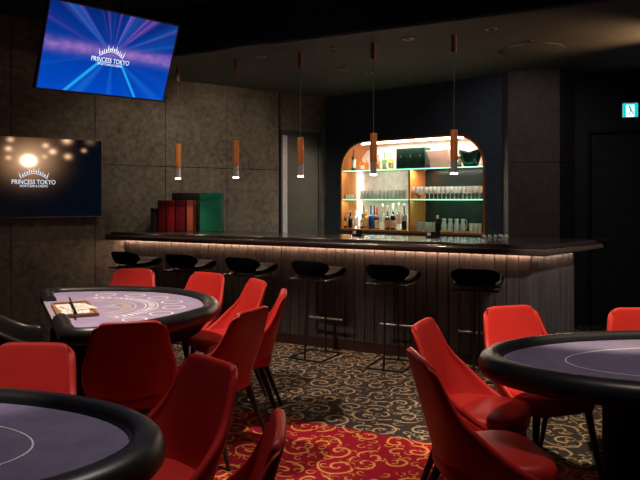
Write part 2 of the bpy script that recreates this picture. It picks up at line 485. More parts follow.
# things on the counter
CT = 1.1105
def on_bar(px, py): 
    p = P(px, py, CT); return (p[0], p[1], CT)
def gift_box(px0, px1, pyb, ztop, depth, mat, label, name='gift_box', rz=RZBAR, group=None, mat2=None, dy=0, edge=None):
    a = Vector(on_bar(px0, pyb)); b = Vector(on_bar(px1, pyb))
    wd = (b - a).length
    o = thing(name, label, 'box', (a + b) / 2 + Vector((0, dy, 0)), rz, group)
    hh = ztop - CT
    link('box_body', rbox(-wd / 2 + .006, wd / 2 - .006, 0, depth, 0, hh * .8, .006), mat, o)
    link('lid', rbox(-wd / 2 + .005, wd / 2 - .005, -.002, depth + .002, hh * .8 + .001, hh, .006), mat2 or mat, o)
    return o
redm = simple('glossy_dark_red', (.13, .006, .010), .2); redd = simple('deep_red', (.06, .004, .006), .25)
gold = simple('copper_red', (.22, .045, .025), .3); greenm = simple('glossy_green', (.012, .12, .07), .12)
gift_box(157, 165.5, 231.6, 1.485, .13, redd, 'darkest red upright box at the left end of the red row', group='upright boxes on the bar', rz=-.1)
gift_box(166, 174.5, 231.6, 1.485, .13, redm, 'red upright box second from the left in the row on the bar', group='upright boxes on the bar', rz=-.1)
gift_box(175, 185.5, 231.6, 1.485, .13, redd, 'dark red upright box next to the copper coloured one', group='upright boxes on the bar', rz=-.1)
gift_box(186, 193.5, 231.6, 1.485, .13, gold, 'copper red upright box at the right end of the red row', group='upright boxes on the bar', rz=-.1)
gift_box(199, 221.5, 231.8, 1.575, .16, greenm, 'tall glossy green box standing on the bar right of the red boxes', group='upright boxes on the bar', rz=-.1)
gift_box(168, 197, 231.6, 1.575, .07, M['plastic'], 'tall black box behind the red boxes on the bar', group='upright boxes on the bar', rz=-.1, dy=.155)
gift_box(150, 156.5, 231.6, 1.39, .12, M['plastic'], 'short black box left of the red boxes on the bar', group='upright boxes on the bar', rz=-.1)

def caddy(px, py, label):
    p = Vector(on_bar(px, py)); o = thing('napkin_caddy', label, 'caddy', p, RZBAR, 'black caddies on the bar')
    link('tray', rbox(-.055, .055, -.035, .035, 0, .018, .004), M['plastic'], o)
    link('holder', rbox(-.01, .052, -.03, .03, .0185, .062, .004), M['plastic'], o)
    link('napkins', rbox(-.05, -.014, -.026, .026, .0185, .045, .003), M['paper'], o)
caddy(358, 235.5, 'small black napkin caddy on the bar below the row of bottles')
caddy(432.5, 237.5, 'small black napkin caddy on the bar below the tumblers')
p = Vector(on_bar(437.5, 236.6)); o = thing('pump_bottle', 'slim dark bottle with pale cap beside a black caddy on the bar', 'bottle', p)
link('body', lathe([(.0, 0), (.026, .001), (.027, .005), (.027, .14), (.02, .165), (.011, .175), (.011, .185)], 16), simple('dark_bottle', (.012, .018, .016), .15), o)
link('cap', lathe([(.012, .186), (.013, .19), (.013, .215), (.007, .222)], 14), M['white'], o)
tw0 = None
tl = ['leftmost rolled white towel on the bar right of the niche', 'second rolled white towel from the left on the bar', 'middle rolled white towel of five on the bar',
      'fourth rolled white towel from the left on the bar', 'rightmost rolled white towel on the bar by the corner']
for i in range(5):
    q = Vector(on_bar(484 + i * 5.6, 237.9 - .15 * i))
    if tw0 is None:
        tw0 = thing('towel_roll', tl[0], 'towel', q, RZBAR + .5, 'rolled towels on the bar')
        b = lathe([(.0, -.05), (.012, -.05), (.02, -.046), (.021, .046), (.012, .05), (0, .05)], 14)
        bmesh.ops.rotate(b, verts=b.verts[:], matrix=Matrix.Rotation(PI / 2, 3, 'X')); bmesh.ops.translate(b, verts=b.verts[:], vec=(0, 0, .021))
        link('roll', b, M['towel'], tw0)
        tw0.scale = (.75, .75, .75)
        link('flap', rbox(.012, .03, -.045, .045, .0, .006, .002), M['towel'], tw0)
    else:
        c = copy_tree(tw0); c.location = q; c.rotation_euler.z = RZBAR + .5 + random.uniform(-.5, .5); c['label'] = tl[i]

# ------------------------------------------------------------------ niche shelf unit
niche = thing('back_bar_shelves', 'lit arched wooden niche with glass shelves behind the bar', 'shelf', CR0, RZB)
A = arch(NX0, NX1, NZ0, NZ1, NR); T = .03
Ai = arch(NX0 + T, NX1 - T, NZ0 + T, NZ1 - T, NR - T)
bm = bmesh.new()
def strip(bm, R):
    n = len(R[0])
    vr = [[bm.verts.new(p) for p in q] for q in R]
    for a, b in zip(vr, vr[1:]):
        for i in range(n): bm.faces.new((a[i], a[(i + 1) % n], b[(i + 1) % n], b[i]))
    return vr
e = .003
strip(bm, [[(x, ND, z) for x, z in Ai], [(x, -.012, z) for x, z in Ai], [(x, -.012, z) for x, z in arch(NX0 + e, NX1 - e, NZ0 + e, NZ1 - e, NR - e)], [(x, ND, z) for x, z in arch(NX0 + e, NX1 - e, NZ0 + e, NZ1 - e, NR - e)]])
link('arch_frame', bm, M['orange'], niche, 40)
ZS1, ZS2, ZF = 1.495, 1.905, NZ0 + T
DVX = bw_x(408.6)
bx0, bx1 = NX0 + T + .001, NX1 - T - .001
def backpanel(name, x0, x1, z0, z1, mat, rounded=False):
    bm = bmesh.new()
    if rounded:
        pts = [(x0, z0), (x1, z0)] + [p for p in Ai[2:]]
        prism([[(x, ND - .012, z) for x, z in pts], [(x, ND, z) for x, z in pts]], bm=bm)
    else: add_box(bm, x0, x1, ND - .012, ND, z0, z1)
    return link(name, bm, mat, niche, 0)
backpanel('upper_back_panel', bx0, bx1, ZS2 + .004, 0, M['white_pan'], True)
backpanel('marble_back_panel', bx0, DVX + .01, ZF, ZS2 + .003, M['marble'])
backpanel('dark_back_panel', DVX + .011, bx1, ZF, ZS2 + .003, M['dkglass'])
link('divider', box(DVX - .012, DVX + .012, .012, ND - .013, ZF + .001, ZS2 - .009), M['orange'], niche, 0)
for z, nm in ((ZS1, 'shelf'), (ZS2, 'shelf')):
    parts = ((bx0, bx1),) if z == ZS2 else ((bx0, DVX - .013), (DVX + .013, bx1))
    for a, b in parts:
        s = link(nm, rbox(a, b, .03, ND - .013, z - .008, z, .002, 1), M['shelfglass'], niche, 0)
        link('edge_light', box(a, b, .014, .0295, z - .009, z + .001), M['led_green'], s, 0)
# light strips: under the top of the arch behind the frame lip, and in the left rear corner
link('light_strip', box(NX0 + .34, NX1 - .34, .05, .085, NZ1 - T - .022, NZ1 - T - .004), M['led_white'], niche, 0)
cl = link('corner_light', box(bx0 + .004, bx0 + .014, ND - .05, ND - .03, ZF + .02, ZS1 - .02), emit('corner_led', (1, .84, .70), 14), niche, 0)
link('corner_light', box(bx0 + .004, bx0 + .014, ND - .05, ND - .03, ZS1 + .02, ZS2 - .02), emit('corner_led_upper', (1, .84, .70), 26), niche, 0)
def niche_area(name, x0, x1, d, z, wy, power, col):
    l = bpy.data.lights.new(name, 'AREA'); l.shape = 'RECTANGLE'; l.size = x1 - x0; l.size_y = wy; l.energy = power; l.color = col
    o = bpy.data.objects.new(name, l); COL.objects.link(o); o.location = to_world(CR0, RZB, (x0 + x1) / 2, d, z); o.rotation_euler = (0, 0, RZB)
niche_area('top_led', NX0 + .35, NX1 - .35, .16, NZ1 - T - .025, .2, 20, (1, .78, .66))
niche_area('left_middle_led', bx0 + .03, DVX - .03, .05, ZS2 - .012, .04, 4.2, (1, .84, .70))
niche_area('left_lower_led', bx0 + .03, DVX - .03, .045, ZS1 - .012, .03, 4.5, (.9, 1, .78))
niche_area('right_middle_led', DVX + .03, bx1 - .03, .06, ZS2 - .012, .05, 12, (1, .92, .78))
niche_area('right_lower_led', DVX + .03, bx1 - .03, .06, ZS1 - .012, .05, 2.2, (.5, 1, .76))

def n_at(px, d, z): return to_world(CR0, RZB, bw_x(px, d), d, z)

# bottles ----------------------------------------------------------
def bottle_mat(name, col, clear=False):
    if clear: return glassmat(name, col, .05, 1.3)
    return simple(name, col, .12, coat=.5)
def bottle(px, d, z, h, r, body, cap, label_col, label, neck=.38, shoulder=.12, lab=(.15, .45), square=False, clear=False, name='liquor_bottle', capcol_h=.06):
    o = thing(name, label, 'bottle', n_at(px, d, z), random.uniform(0, 1) if not square else RZB, 'bottles in the lit niche')
    zn = h * (1 - neck); zs = zn - shoulder * h * .6
    prof = [(0, .0), (r * .92, .001), (r, .006), (r, zs), (r * .86, zs + (zn - zs) * .55), (r * .36, zn + .004), (r * .30, zn + .02), (r * .30, h * (1 - capcol_h) - .001)]
    b = lathe(prof, 4 if square else 16)
    if square: bmesh.ops.rotate(b, verts=b.verts[:], matrix=Matrix.Rotation(PI / 4, 3, 'Z')); bmesh.ops.scale(b, verts=b.verts[:], vec=(1.2, 1.2, 1))
    link('body', b, body, o)
    link('cap', lathe([(r * .34, h * (1 - capcol_h)), (r * .36, h * (1 - capcol_h) + .004), (r * .36, h - .003), (r * .28, h)], 12), cap, o)
    if label_col is not None:
        z0, z1 = lab[0] * h, lab[1] * h
        lb = lathe([(r * 1.015, z0), (r * 1.015, z1)], 4 if square else 16, cap=False)
        if square: bmesh.ops.rotate(lb, verts=lb.verts[:], matrix=Matrix.Rotation(PI / 4, 3, 'Z')); bmesh.ops.scale(lb, verts=lb.verts[:], vec=(1.2, 1.2, 1))
        link('label', lb, label_col, o)
    return o
C = {k: simple('pack_' + k, v, .35) for k, v in dict(black=(.01, .01, .01), amberlab=(.75, .32, .05), cream=(.8, .68, .42), white=(.8, .78, .72), pink=(.75, .48, .36),
     gold=(.6, .36, .08), red=(.6, .02, .03), silver=(.6, .6, .6), grey=(.35, .36, .37), orange=(.7, .25, .05)).items()}
bt = {k: bottle_mat('bottle_' + k, v) for k, v in dict(brown=(.06, .02, .006), black=(.012, .010, .010), olive=(.16, .11, .02), blue=(.01, .05, .30), green=(.02, .07, .025), dkgreen=(.012, .03, .018), amber=(.55, .20, .02), redd=(.12, .01, .01)).items()}
bt['clear'] = bottle_mat('bottle_clear', (.9, .92, .92), True); bt['orange'] = bottle_mat('bottle_orange', (.95, .42, .05), True)
bt['lime'] = bottle_mat('bottle_lime', (.55, .75, .12), True); bt['leaf'] = bottle_mat('bottle_leaf', (.12, .5, .12), True)
zf = ZF + .001; z2 = ZS2 + .001; z1 = ZS1 + .001
bottle(345, .08, zf, .24, .036, bt['brown'], C['amberlab'], C['amberlab'], 'squat dark brown bottle with oval amber label, leftmost on the bottom shelf', neck=.3)
bottle(350.5, .09, zf, .25, .036, bt['black'], C['gold'], None, 'black bottle with gold cap beside the leftmost bottle on the bottom shelf', neck=.34)
bottle(356.5, .12, zf, .28, .036, bt['clear'], C['orange'], C['white'], 'clear bottle with white label and orange cap on the bottom shelf', neck=.36, lab=(.1, .55))
bottle(361.8, .07, zf, .22, .026, bt['black'], C['black'], C['white'], 'small slim black bottle with white label on the bottom shelf', neck=.4)
bottle(363.8, .20, zf, .34, .034, bt['olive'], C['gold'], C['gold'], 'tall olive bottle behind the small black one on the bottom shelf', neck=.36)
bottle(366.5, .08, zf, .27, .032, bt['amber'], C['cream'], C['pink'], 'amber bottle with pale label left of the blue bottle', neck=.34)
bottle(371, .08, zf, .34, .034, bt['blue'], C['black'], None, 'deep blue bottle on the bottom shelf', neck=.42)
bottle(374.2, .2, zf, .33, .033, bt['dkgreen'], C['black'], None, 'dark green bottle behind the blue and red capped bottles', neck=.4)
bottle(377, .08, zf, .31, .034, bt['redd'], C['red'], C['cream'], 'dark bottle with red neck and square cream label', neck=.38, capcol_h=.3, lab=(.05, .42))
bottle(382.5, .08, zf, .36, .036, bt['clear'], C['silver'], C['white'], 'tall clear bottle with long white label and silver cap', neck=.3, lab=(.3, .62), capcol_h=.12)
bottle(387.6, .07, zf, .33, .034, bt['green'], C['pink'], C['orange'], 'green bottle with orange label and pink cap', neck=.45, lab=(.1, .4), capcol_h=.24)
bottle(393, .08, zf, .36, .036, bt['black'], C['white'], C['pink'], 'black bottle with white neck and pale pink label', neck=.42, lab=(.08, .36), capcol_h=.3)
bottle(398.6, .09, zf, .37, .033, bt['clear'], C['silver'], C['pink'], 'tall clear bottle with pink label next to the rightmost dark green one', neck=.36, lab=(.22, .58))
bottle(404.2, .09, zf, .36, .034, bt['dkgreen'], C['silver'], C['grey'], 'tall dark green bottle with grey label, rightmost beside the divider', neck=.4, lab=(.35, .55))
bottle(353.7, .08, z2, .32, .032, bt['brown'], C['redd'] if 'redd' in C else C['red'], C['white'], 'tall brown bottle with white label, leftmost on the top shelf', neck=.34, lab=(.12, .5))
bottle(361.4, .16, z2, .175, .036, bt['orange'], C['gold'], C['cream'], 'short round orange bottle with cream label on the top shelf', neck=.26)
bottle(366.8, .18, z2, .15, .03, bt['orange'], C['orange'], None, 'short plain orange bottle left of the pendant on the top shelf', neck=.26)
bottle(378, .14, z2, .21, .032, bt['orange'], C['black'], C['gold'], 'orange bottle with black cap right of the pendant on the top shelf', neck=.36, lab=(.15, .4))
bottle(384.6, .12, z2, .24, .036, bt['leaf'], C['black'], C['white'], 'green bottle with white label on the top shelf', neck=.36, lab=(.1, .42))
bottle(391, .12, z2, .235, .036, bt['lime'], C['black'], C['cream'], 'yellow green bottle beside the dark green boxes on the top shelf', neck=.36, lab=(.12, .38))
bottle(459.3, .18, z2, .25, .03, bt['olive'], C['gold'], C['white'], 'olive bottle behind the rightmost pendant on the top shelf', neck=.36)

# three dark green boxes with diamond marks
gb = simple('dark_green_card', (.010, .040, .034), .35); dmk = simple('pale_green_mark', (.16, .26, .20), .4)
for i, lab in enumerate(('left of the three dark green boxes on the top shelf', 'middle one of the three dark green boxes on the top shelf', 'right one of the three dark green boxes, by the clear bin')):
    px0 = 396 + i * 9.6
    xa, xb = bw_x(px0, .10), bw_x(px0 + 9.5, .10); wd = xb - xa
    o = thing('presentation_box', lab, 'box', to_world(CR0, RZB, (xa + xb) / 2, .10, z2), RZB, 'green boxes on the top shelf')
    link('box_body', rbox(-wd / 2 + .001, wd / 2 - .001, 0, .16, 0, .285, .004), gb, o)
    bm = bmesh.new()
    prism([[(0, y, .150), (.016, y, .175), (0, y, .200), (-.016, y, .175)] for y in (-.0015, .0005)], bm=bm)
    link('diamond_emblem', bm, dmk, o, 0)
# clear bin
xa = bw_x(441.5, .16)
o = thing('clear_bin', 'clear plastic ice bin with flared rim on the top shelf', 'bin', to_world(CR0, RZB, xa, .16, z2), RZB)
def ringrect(w, d, z, n=5, r=.03):
    out = []
    for cx, cy, a0 in ((w - r, d - r, 0), (-w + r, d - r, PI / 2), (-w + r, -d + r, PI), (w - r, -d + r, 1.5 * PI)):
        out += [(cx + r * math.cos(a0 + PI / 2 * i / n), cy + r * math.sin(a0 + PI / 2 * i / n), z) for i in range(n + 1)]
    return out
clr = milky('cloudy_clear_plastic', (.72, .62, .56), .55)
link('bin_body', prism([ringrect(.13, .08, .0), ringrect(.15, .09, .13), ringrect(.17, .105, .20), ringrect(.175, .11, .22), ringrect(.165, .10, .22), ringrect(.145, .085, .13), ringrect(.125, .075, .006)]), clr, o, 60)
link('rim', tube(ringrect(.175, .11, .225), .006, 6, True), simple('frosted_rim', (.85, .82, .8), .3), o)
# green bucket with notched rim
xa = bw_x(471.5, .17)
o = thing('ice_bucket', 'dark green glass bucket with a dipped wavy rim on the top shelf', 'bucket', to_world(CR0, RZB, xa, .15, z2), RZB)
bm = bmesh.new(); seg = 32; rings = []
for r, z, k in ((.07, .0, 0), (.10, .03, 0), (.125, .09, 0), (.14, .15, 0), (.147, .20, 1), (.14, .20, 1), (.12, .09, 0), (.06, .012, 0)):
    rings.append([(r * math.cos(2 * PI * i / seg), r * .8 * math.sin(2 * PI * i / seg), z + k * .055 * (abs(math.cos(2 * PI * i / seg)) - .55)) for i in range(seg)])
prism(rings, bm=bm); link('bucket_body', bm, simple('dark_green_glass', (.006, .06, .045), .08, coat=.6), o, 60)
link('base_ring', lathe([(.072, 0.0), (.072, .004)], 24), M['chrome'], o).location = (0, 0, -.0005)

# glasses ----------------------------------------------------------
def tumbler_bm(r, h, t=.002):
    return lathe([(0, 0), (r * .9, 0), (r, .004), (r, h), (r - t, h), (r - t * 1.3, .012), (0, .010)], 14, cap=False)
proto = {}
def glass(kind, px, d, z, label, group):
    loc = n_at(px, d, z)
    if kind not in proto:
        if kind == 'stem':
            o = thing('wine_glass', label, 'glass', loc, 0, group)
            link('bowl', lathe([(.004, .072), (.022, .078), (.031, .10), (.032, .13), (.029, .165), (.0275, .165), (.0303, .13), (.029, .10), (.02, .082), (0, .078)], 14, cap=False), M['glass'], o)
            link('stem', lathe([(.0, .004), (.005, .006), (.0032, .02), (.0032, .0715)], 8), M['glass'], o)
            link('foot', lathe([(0, 0), (.03, 0), (.03, .002), (.006, .006)], 14), M['glass'], o)
        else:
            r, h = dict(high=(.026, .125), short=(.028, .065), tumb=(.027, .118), far=(.026, .115))[kind]
            o = thing(dict(high='highball_glass', short='shot_glass', tumb='tumbler_glass', far='tumbler_glass')[kind], label, 'glass', loc, 0, group)
            link('wall', tumbler_bm(r, h), M['glass'], o)
            link('base', lathe([(0, .0015), (r * .85, .0015), (r * .85, .008), (0, .009)], 12, cap=False), simple('thick_glass_base', (.7, .68, .6), .1, trans=.8), o)
        proto[kind] = o; return o
    c = copy_tree(proto[kind]); c.location = loc; c['label'] = label; c['group'] = group; return c
for i in range(3): glass('short', 347.5 + i * 3.9, .07, z1, 'short clear glass at the left end of the middle shelf', 'short glasses on the middle shelf')
for i in range(12): glass('high', 361.5 + i * 3.9, .10, z1, 'straight clear tumbler in the row left of the divider, middle shelf', 'straight glasses on the middle shelf')
for i in range(11): glass('high', 363.8 + i * 3.9, .19, z1, 'straight clear tumbler in the row left of the divider, middle shelf', 'straight glasses on the middle shelf')
for i in range(17): glass('stem', 412.8 + i * 4.2, .075, z1, 'clear stemmed glass in the rows right of the divider, middle shelf', 'stemmed glasses on the middle shelf')
for i in range(16): glass('stem', 416.8 + i * 4.15, .165, z1, 'clear stemmed glass in the rows right of the divider, middle shelf', 'stemmed glasses on the middle shelf')
for i in range(5): glass('tumb', 417.5 + i * 4.2, .08, zf, 'clear tumbler in the row beside the divider on the bottom shelf', 'tumblers on the bottom shelf')
for i in range(3): glass('far', 471 + i * 4.3, .16, zf, 'clear tumbler in the dim right end of the bottom shelf', 'tumblers at the dim right end')
cg = ['leftmost clear glass carafe on the bottom shelf', 'second clear glass carafe from the left on the bottom shelf', 'third clear glass carafe from the left on the bottom shelf',
      'rightmost clear glass carafe with an open handle on the bottom shelf']
for i in range(4):
    o = thing('carafe', cg[i], 'carafe', n_at(444 + i * 6.3, .09, zf), RZB, 'carafes on the bottom shelf')
    link('body', lathe([(0, 0), (.03, 0), (.035, .006), (.034, .09), (.026, .12), (.022, .14), (.028, .165), (.026, .165), (.020, .14), (.031, .09), (.031, .012), (0, .01)], 16, cap=False), M['glass'], o)
    link('rim', tube([(.027 * math.cos(a * PI / 8), .027 * math.sin(a * PI / 8), .166) for a in range(16)], .0025, 6, True), simple('bright_rim', (.8, .76, .68), .1), o)
    if i == 3: link('handle', tube([(.027, 0, .16), (.05, 0, .155), (.055, 0, .10), (.05, 0, .05), (.034, 0, .04)], .005, 8), M['glass'], o)

# ------------------------------------------------------------------ pendants
pend = [(178, 68, 'leftmost wooden tube pendant, above the red boxes'), (236, 60, 'second wooden tube pendant from the left'), (300.5, 53, 'middle wooden tube pendant, before the dark door'),
        (373.5, 43, 'fourth wooden tube pendant, before the left side of the niche'), (454, 35, 'rightmost wooden tube pendant, before the right side of the niche')]
p0 = None
for px, py, lab in pend:
    loc = Vector(P(px, py, 3.0))
    if p0 is None:
        p0 = thing('pendant_lamp', lab, 'lamp', loc, 0, 'tube pendants over the bar')
        link('canopy', lathe([(.026, 0), (.026, -.155), (.022, -.158)], 20), M['canopy'], p0)
        link('cord', tube([(0, 0, -.158), (0, 0, -.868)], .003, 6), simple('grey_cord', (.12, .10, .09), .6), p0)
        link('wooden_tube', lathe([(.010, -.866), (.033, -.868), (.034, -.872), (.034, -1.142)], 24), M['orange_tube'], p0)
        mt_ = link('metal_sleeve', lathe([(.030, -1.143), (.030, -1.262)], 24), M['sleeve'], p0)
        link('bulb', lathe([(.028, -1.2625), (.032, -1.265), (.032, -1.270), (.02, -1.274), (0, -1.275)], 20), M['bulb'], p0)
    else:
        c = copy_tree(p0); c.location = loc; c['label'] = lab

# ------------------------------------------------------------------ logo & screens
def crown_bm(w, h, y0, y1):
    """fan of leaf points standing on a curved band; x,z plane"""
    bm = bmesh.new()
    def poly(pts): prism([[(x, y, z) for x, z in pts] for y in (y0, y1)], bm=bm)
    n = 7
    for i in range(n):
        t = (i - 3) / 3.0
        x = t * w * .44; zb = -abs(t) ** 1.6 * h * .55
        hh = h * (.62 if i % 2 == 0 else .42) * (1.25 if i == 3 else 1)
        lean = t * .35
        a = w * .035
        def q(dx, dz): return (x + dx + lean * dz, zb + dz)
        poly([q(-a * .6, .2 * hh), q(0, 0), q(a * .6, .2 * hh), q(a * .32, .5 * hh), q(0, hh), q(-a * .32, .5 * hh)])
        if i < n - 1:
            t2 = t + 1 / 6.0; x2 = t2 * w * .44; zb2 = -abs(t2) ** 1.6 * h * .55
            poly([(x2 - a * .8, zb2 + h * .10), (x2, zb2 - h * .02), (x2 + a * .8, zb2 + h * .10), (x2 + t2 * h * .1, zb2 + h * .30)])
    for s in (-1, 1):
        pts = []
        for k in range(7):
            t = s * k / 6.0; pts.append((t * w * .46, -abs(t) ** 1.6 * h * .55 - h * .06))
        up = pts; dn = [(x, z - h * .055) for x, z in pts][::-1]
        if s < 0: up, dn = up[::-1], dn[::-1]
        for (a_, b_), (c_, d_) in zip(zip(up, up[1:]), zip(dn[::-1], dn[::-1][1:])):
            poly([a_, b_, d_, c_])
    return bm
def logo(parent, w, yy, mat, zoff=0, xoff=0):
    b = crown_bm(w * .68, w * .24, yy, yy + .001); bmesh.ops.translate(b, verts=b.verts[:], vec=(xoff, 0, zoff + w * .185)); link('crown_emblem', b, mat, parent, 0)
    for body, wd, dz, nm in (('PRINCESS TOKYO', w, -.055 * w, 'name_lettering'), ('SPORTS BAR & CASINO', w * .64, -.15 * w, 'small_lettering')):
        me = text_mesh(body, 1.0, .0)
        xs = [v.co.x for v in me.vertices]; k = wd / (max(xs) - min(xs))
        for v in me.vertices:
            # faux bold / widen and stand the text up in the xz plane
            v.co = Vector((v.co.x * k + xoff, yy, v.co.y * k * 1.25 + dz + zoff))
        link(nm, me, mat, parent, 0)

def screen_up():
    t = NT('blue_laser_picture'); x, y, z = t.sep(t.obj())
    ang = t.m('ARCTAN2', z, x); r = t.m('SQRT', t.m('ADD', t.m('MULTIPLY', x, x), t.m('MULTIPLY', z, z)))
    cv = t.n('ShaderNodeCombineXYZ'); t.put(cv.inputs[0], t.m('MULTIPLY', t.m('COSINE', ang), 2.6)); t.put(cv.inputs[1], t.m('MULTIPLY', t.m('SINE', ang), 2.6)); cv.inputs[2].default_value = 3.1
    ns = t.noise(cv.outputs[0], 1.0, 4, .6)
    rays = t.step(ns, .48, .72)
    base = t.mix(t.rng(z, -.34, .34, 0, 1), (.000, .065, .52), (.002, .020, .18))
    col = t.mix(t.m('MULTIPLY', rays, .38), base, (.02, .24, .85))
    pr = t.noise(cv.outputs[0], 2.3, 2, .6)
    pink = t.m('MULTIPLY', t.step(pr, .52, .75), t.step(z, -.02, .15))
    col = t.mix(t.m('MULTIPLY', pink, .55), col, (.30, .10, .55))
    zz = t.m('DIVIDE', t.m('SUBTRACT', z, .015), .045)
    band = t.m('POWER', 2.718, t.m('MULTIPLY', t.m('MULTIPLY', zz, zz), -1))
    bn = t.noise(t.mapping(t.obj(), (9, 1, 14)), 1.0, 3)
    col = t.mix(t.m('MULTIPLY', band, t.rng(bn, .25, .7, .2, .8)), col, (.42, .20, .55))
    for s, sl in ((-1, 1.0), (1, 1.38)):
        dd = t.m('ADD', t.m('MULTIPLY', t.m('SUBTRACT', t.m('MULTIPLY', x, s), .10), sl), t.m('ADD', z, .07))
        ln = t.m('MULTIPLY', t.m('SUBTRACT', 1, t.step(t.m('ABSOLUTE', dd), .002, .03)), t.m('LESS_THAN', z, -.07))
        col = t.mix(t.m('MULTIPLY', ln, .8), col, (.02, .50, 1.0))
    e = t.n('ShaderNodeEmission'); t.put(e.inputs[0], col); e.inputs[1].default_value = 1.0
    g = t.n('ShaderNodeBsdfGlossy'); g.inputs['Roughness'].default_value = .15; g.inputs['Color'].default_value = (.02, .02, .02, 1)
    ad = t.n('ShaderNodeAddShader'); t.t.links.new(e.outputs[0], ad.inputs[0]); t.t.links.new(g.outputs[0], ad.inputs[1]); t.t.links.new(ad.outputs[0], t.out.inputs[0])
    return t.mat
def screen_wall(W, Hh):
    t = NT('dark_screen_picture_with_lights'); x, y, z = t.sep(t.obj())
    col = t.mix(t.rng(x, -.3, .8, 0, 1), (.0025, .0025, .004), (.0012, .0028, .007))
    tot = None
    # (px in the photo, row, radius, strength)
    def loc(px, py):
        xx = wl_x(px) - TVX; D = WL0.y + LD.y * wl_x(px)
        return xx, 1.5 + (HZ - py) * D / F - TVZ
    cols = []
    for px, py, rad, st in ((27, 161, .06, 6.0), (27, 161, .24, .75), (9, 140, .035, .9), (7, 149, .035, 1.0), (7, 158, .03, .7), (44, 146, .035, .9), (51, 152, .04, 1.1), (43, 157, .03, .5), (65, 141, .05, 1.1), (66, 157, .04, 1.0), (82, 151, .028, .7), (40, 150, .20, .10), (88, 142, .05, .2)):
        cx, cz = loc(px, py)
        dx = t.m('SUBTRACT', x, cx); dz = t.m('MULTIPLY', t.m('SUBTRACT', z, cz), 1.25)
        g = t.m('MULTIPLY', t.m('POWER', 2.718, t.m('DIVIDE', t.m('ADD', t.m('MULTIPLY', dx, dx), t.m('MULTIPLY', dz, dz)), -rad * rad)), st)
        tot = g if tot is None else t.m('ADD', tot, g)
    e = t.n('ShaderNodeEmission'); 
    warm = t.mix(t.m('MINIMUM', t.m('MULTIPLY', tot, .45), 1), (.75, .36, .16), (1, .75, .50))
    sc = t.n('ShaderNodeVectorMath', operation='SCALE'); t.put(sc.inputs[0], warm); t.put(sc.inputs['Scale'], tot)
    add = t.n('ShaderNodeVectorMath', operation='ADD'); t.put(add.inputs[0], sc.outputs[0]); t.put(add.inputs[1], col)
    t.put(e.inputs[0], add.outputs[0]); e.inputs[1].default_value = 1
    g = t.n('ShaderNodeBsdfGlossy'); g.inputs['Roughness'].default_value = .12; g.inputs['Color'].default_value = (.03, .03, .03, 1)
    ad = t.n('ShaderNodeAddShader'); t.t.links.new(e.outputs[0], ad.inputs[0]); t.t.links.new(g.outputs[0], ad.inputs[1]); t.t.links.new(ad.outputs[0], t.out.inputs[0])
    return t.mat
logo_m = emit('logo_white', (.75, .85, 1), 1.1)

# wall television
TVW, TVH = 1.56, .892
TVX = wl_x(100.5) - TVW / 2; TVZ = 1.7385
o = thing('wall_television', 'wide dark wall television showing warm lights and a crown logo', 'television', to_world(WL0, RZL, TVX, 0, TVZ), RZL)
link('casing', rbox(-TVW / 2 + .1, TVW / 2 - .1, -.045, -.001, -TVH / 2 + .1, TVH / 2 - .1, .01), M['plastic'], o)
bm = bmesh.new()
bz = .012
for a in ((-TVW / 2, TVW / 2, -TVH / 2, -TVH / 2 + bz), (-TVW / 2, TVW / 2, TVH / 2 - bz, TVH / 2), (-TVW / 2, -TVW / 2 + bz, -TVH / 2 + bz, TVH / 2 - bz), (TVW / 2 - bz, TVW / 2, -TVH / 2 + bz, TVH / 2 - bz)):
    add_box(bm, a[0], a[1], -.075, -.046, a[2], a[3])
link('bezel', bm, simple('grey_metal_bezel', (.16, .155, .15), .35), o, 0)
scr = link('screen', box(-TVW / 2 + bz, TVW / 2 - bz, -.072, -.0465, -TVH / 2 + bz, TVH / 2 - bz), screen_wall(TVW, TVH), o, 0)
logo(scr, .45, -.0735, logo_m, -.03, .03)

# hanging television
TW, TH = 1.235, .71
right = Vector((.6226, .7818, .0331)).normalized(); up = Vector((.2729, -.2461, .9301))
up = (up - right * up.dot(right)).normalized(); nrm = right.cross(up)   # right x up = toward the viewer side
back = -nrm
o = thing('hanging_television', 'tilted television hung from the ceiling showing blue laser beams', 'television', (-1.7431, 5.449, 2.7104))
o.rotation_euler = Matrix((right, back, up)).transposed().to_euler()
link('casing', rbox(-TW / 2 + .02, TW / 2 - .02, .002, .05, -TH / 2 + .02, TH / 2 - .02, .01), M['plastic'], o)
bm = bmesh.new(); bz = .013
for a in ((-TW / 2, TW / 2, -TH / 2, -TH / 2 + bz), (-TW / 2, TW / 2, TH / 2 - bz, TH / 2), (-TW / 2, -TW / 2 + bz, -TH / 2 + bz, TH / 2 - bz), (TW / 2 - bz, TW / 2, -TH / 2 + bz, TH / 2 - bz)):
    add_box(bm, a[0], a[1], -.006, .03, a[2], a[3])
link('bezel', bm, M['bezel'], o, 0)
scr = link('screen', box(-TW / 2 + bz, TW / 2 - bz, -.003, .0015, -TH / 2 + bz, TH / 2 - bz), screen_up(), o, 0)
logo(scr, .36, -.0045, emit('logo_bright', (.85, .92, 1), 1.3), -.035, -.005)
ri = Matrix((right, back, up))
top = Vector((-1.7431, 5.449, 2.7104)) + back * .10 + up * .1
bm = bmesh.new()
for s in (-.2, .2):
    w0 = Vector((s, .06, .05)); w1l = ri @ (Vector((-1.7431, 5.449, 0)) + right * s + back * .22 + Vector((0, 0, 3.50)) - Vector((-1.7431, 5.449, 2.7104)))
    add_tube(bm, [w0, Vector((s, .16, .12)), w1l], .018, 8)
link('ceiling_mount', bm, M['plastic'], o)

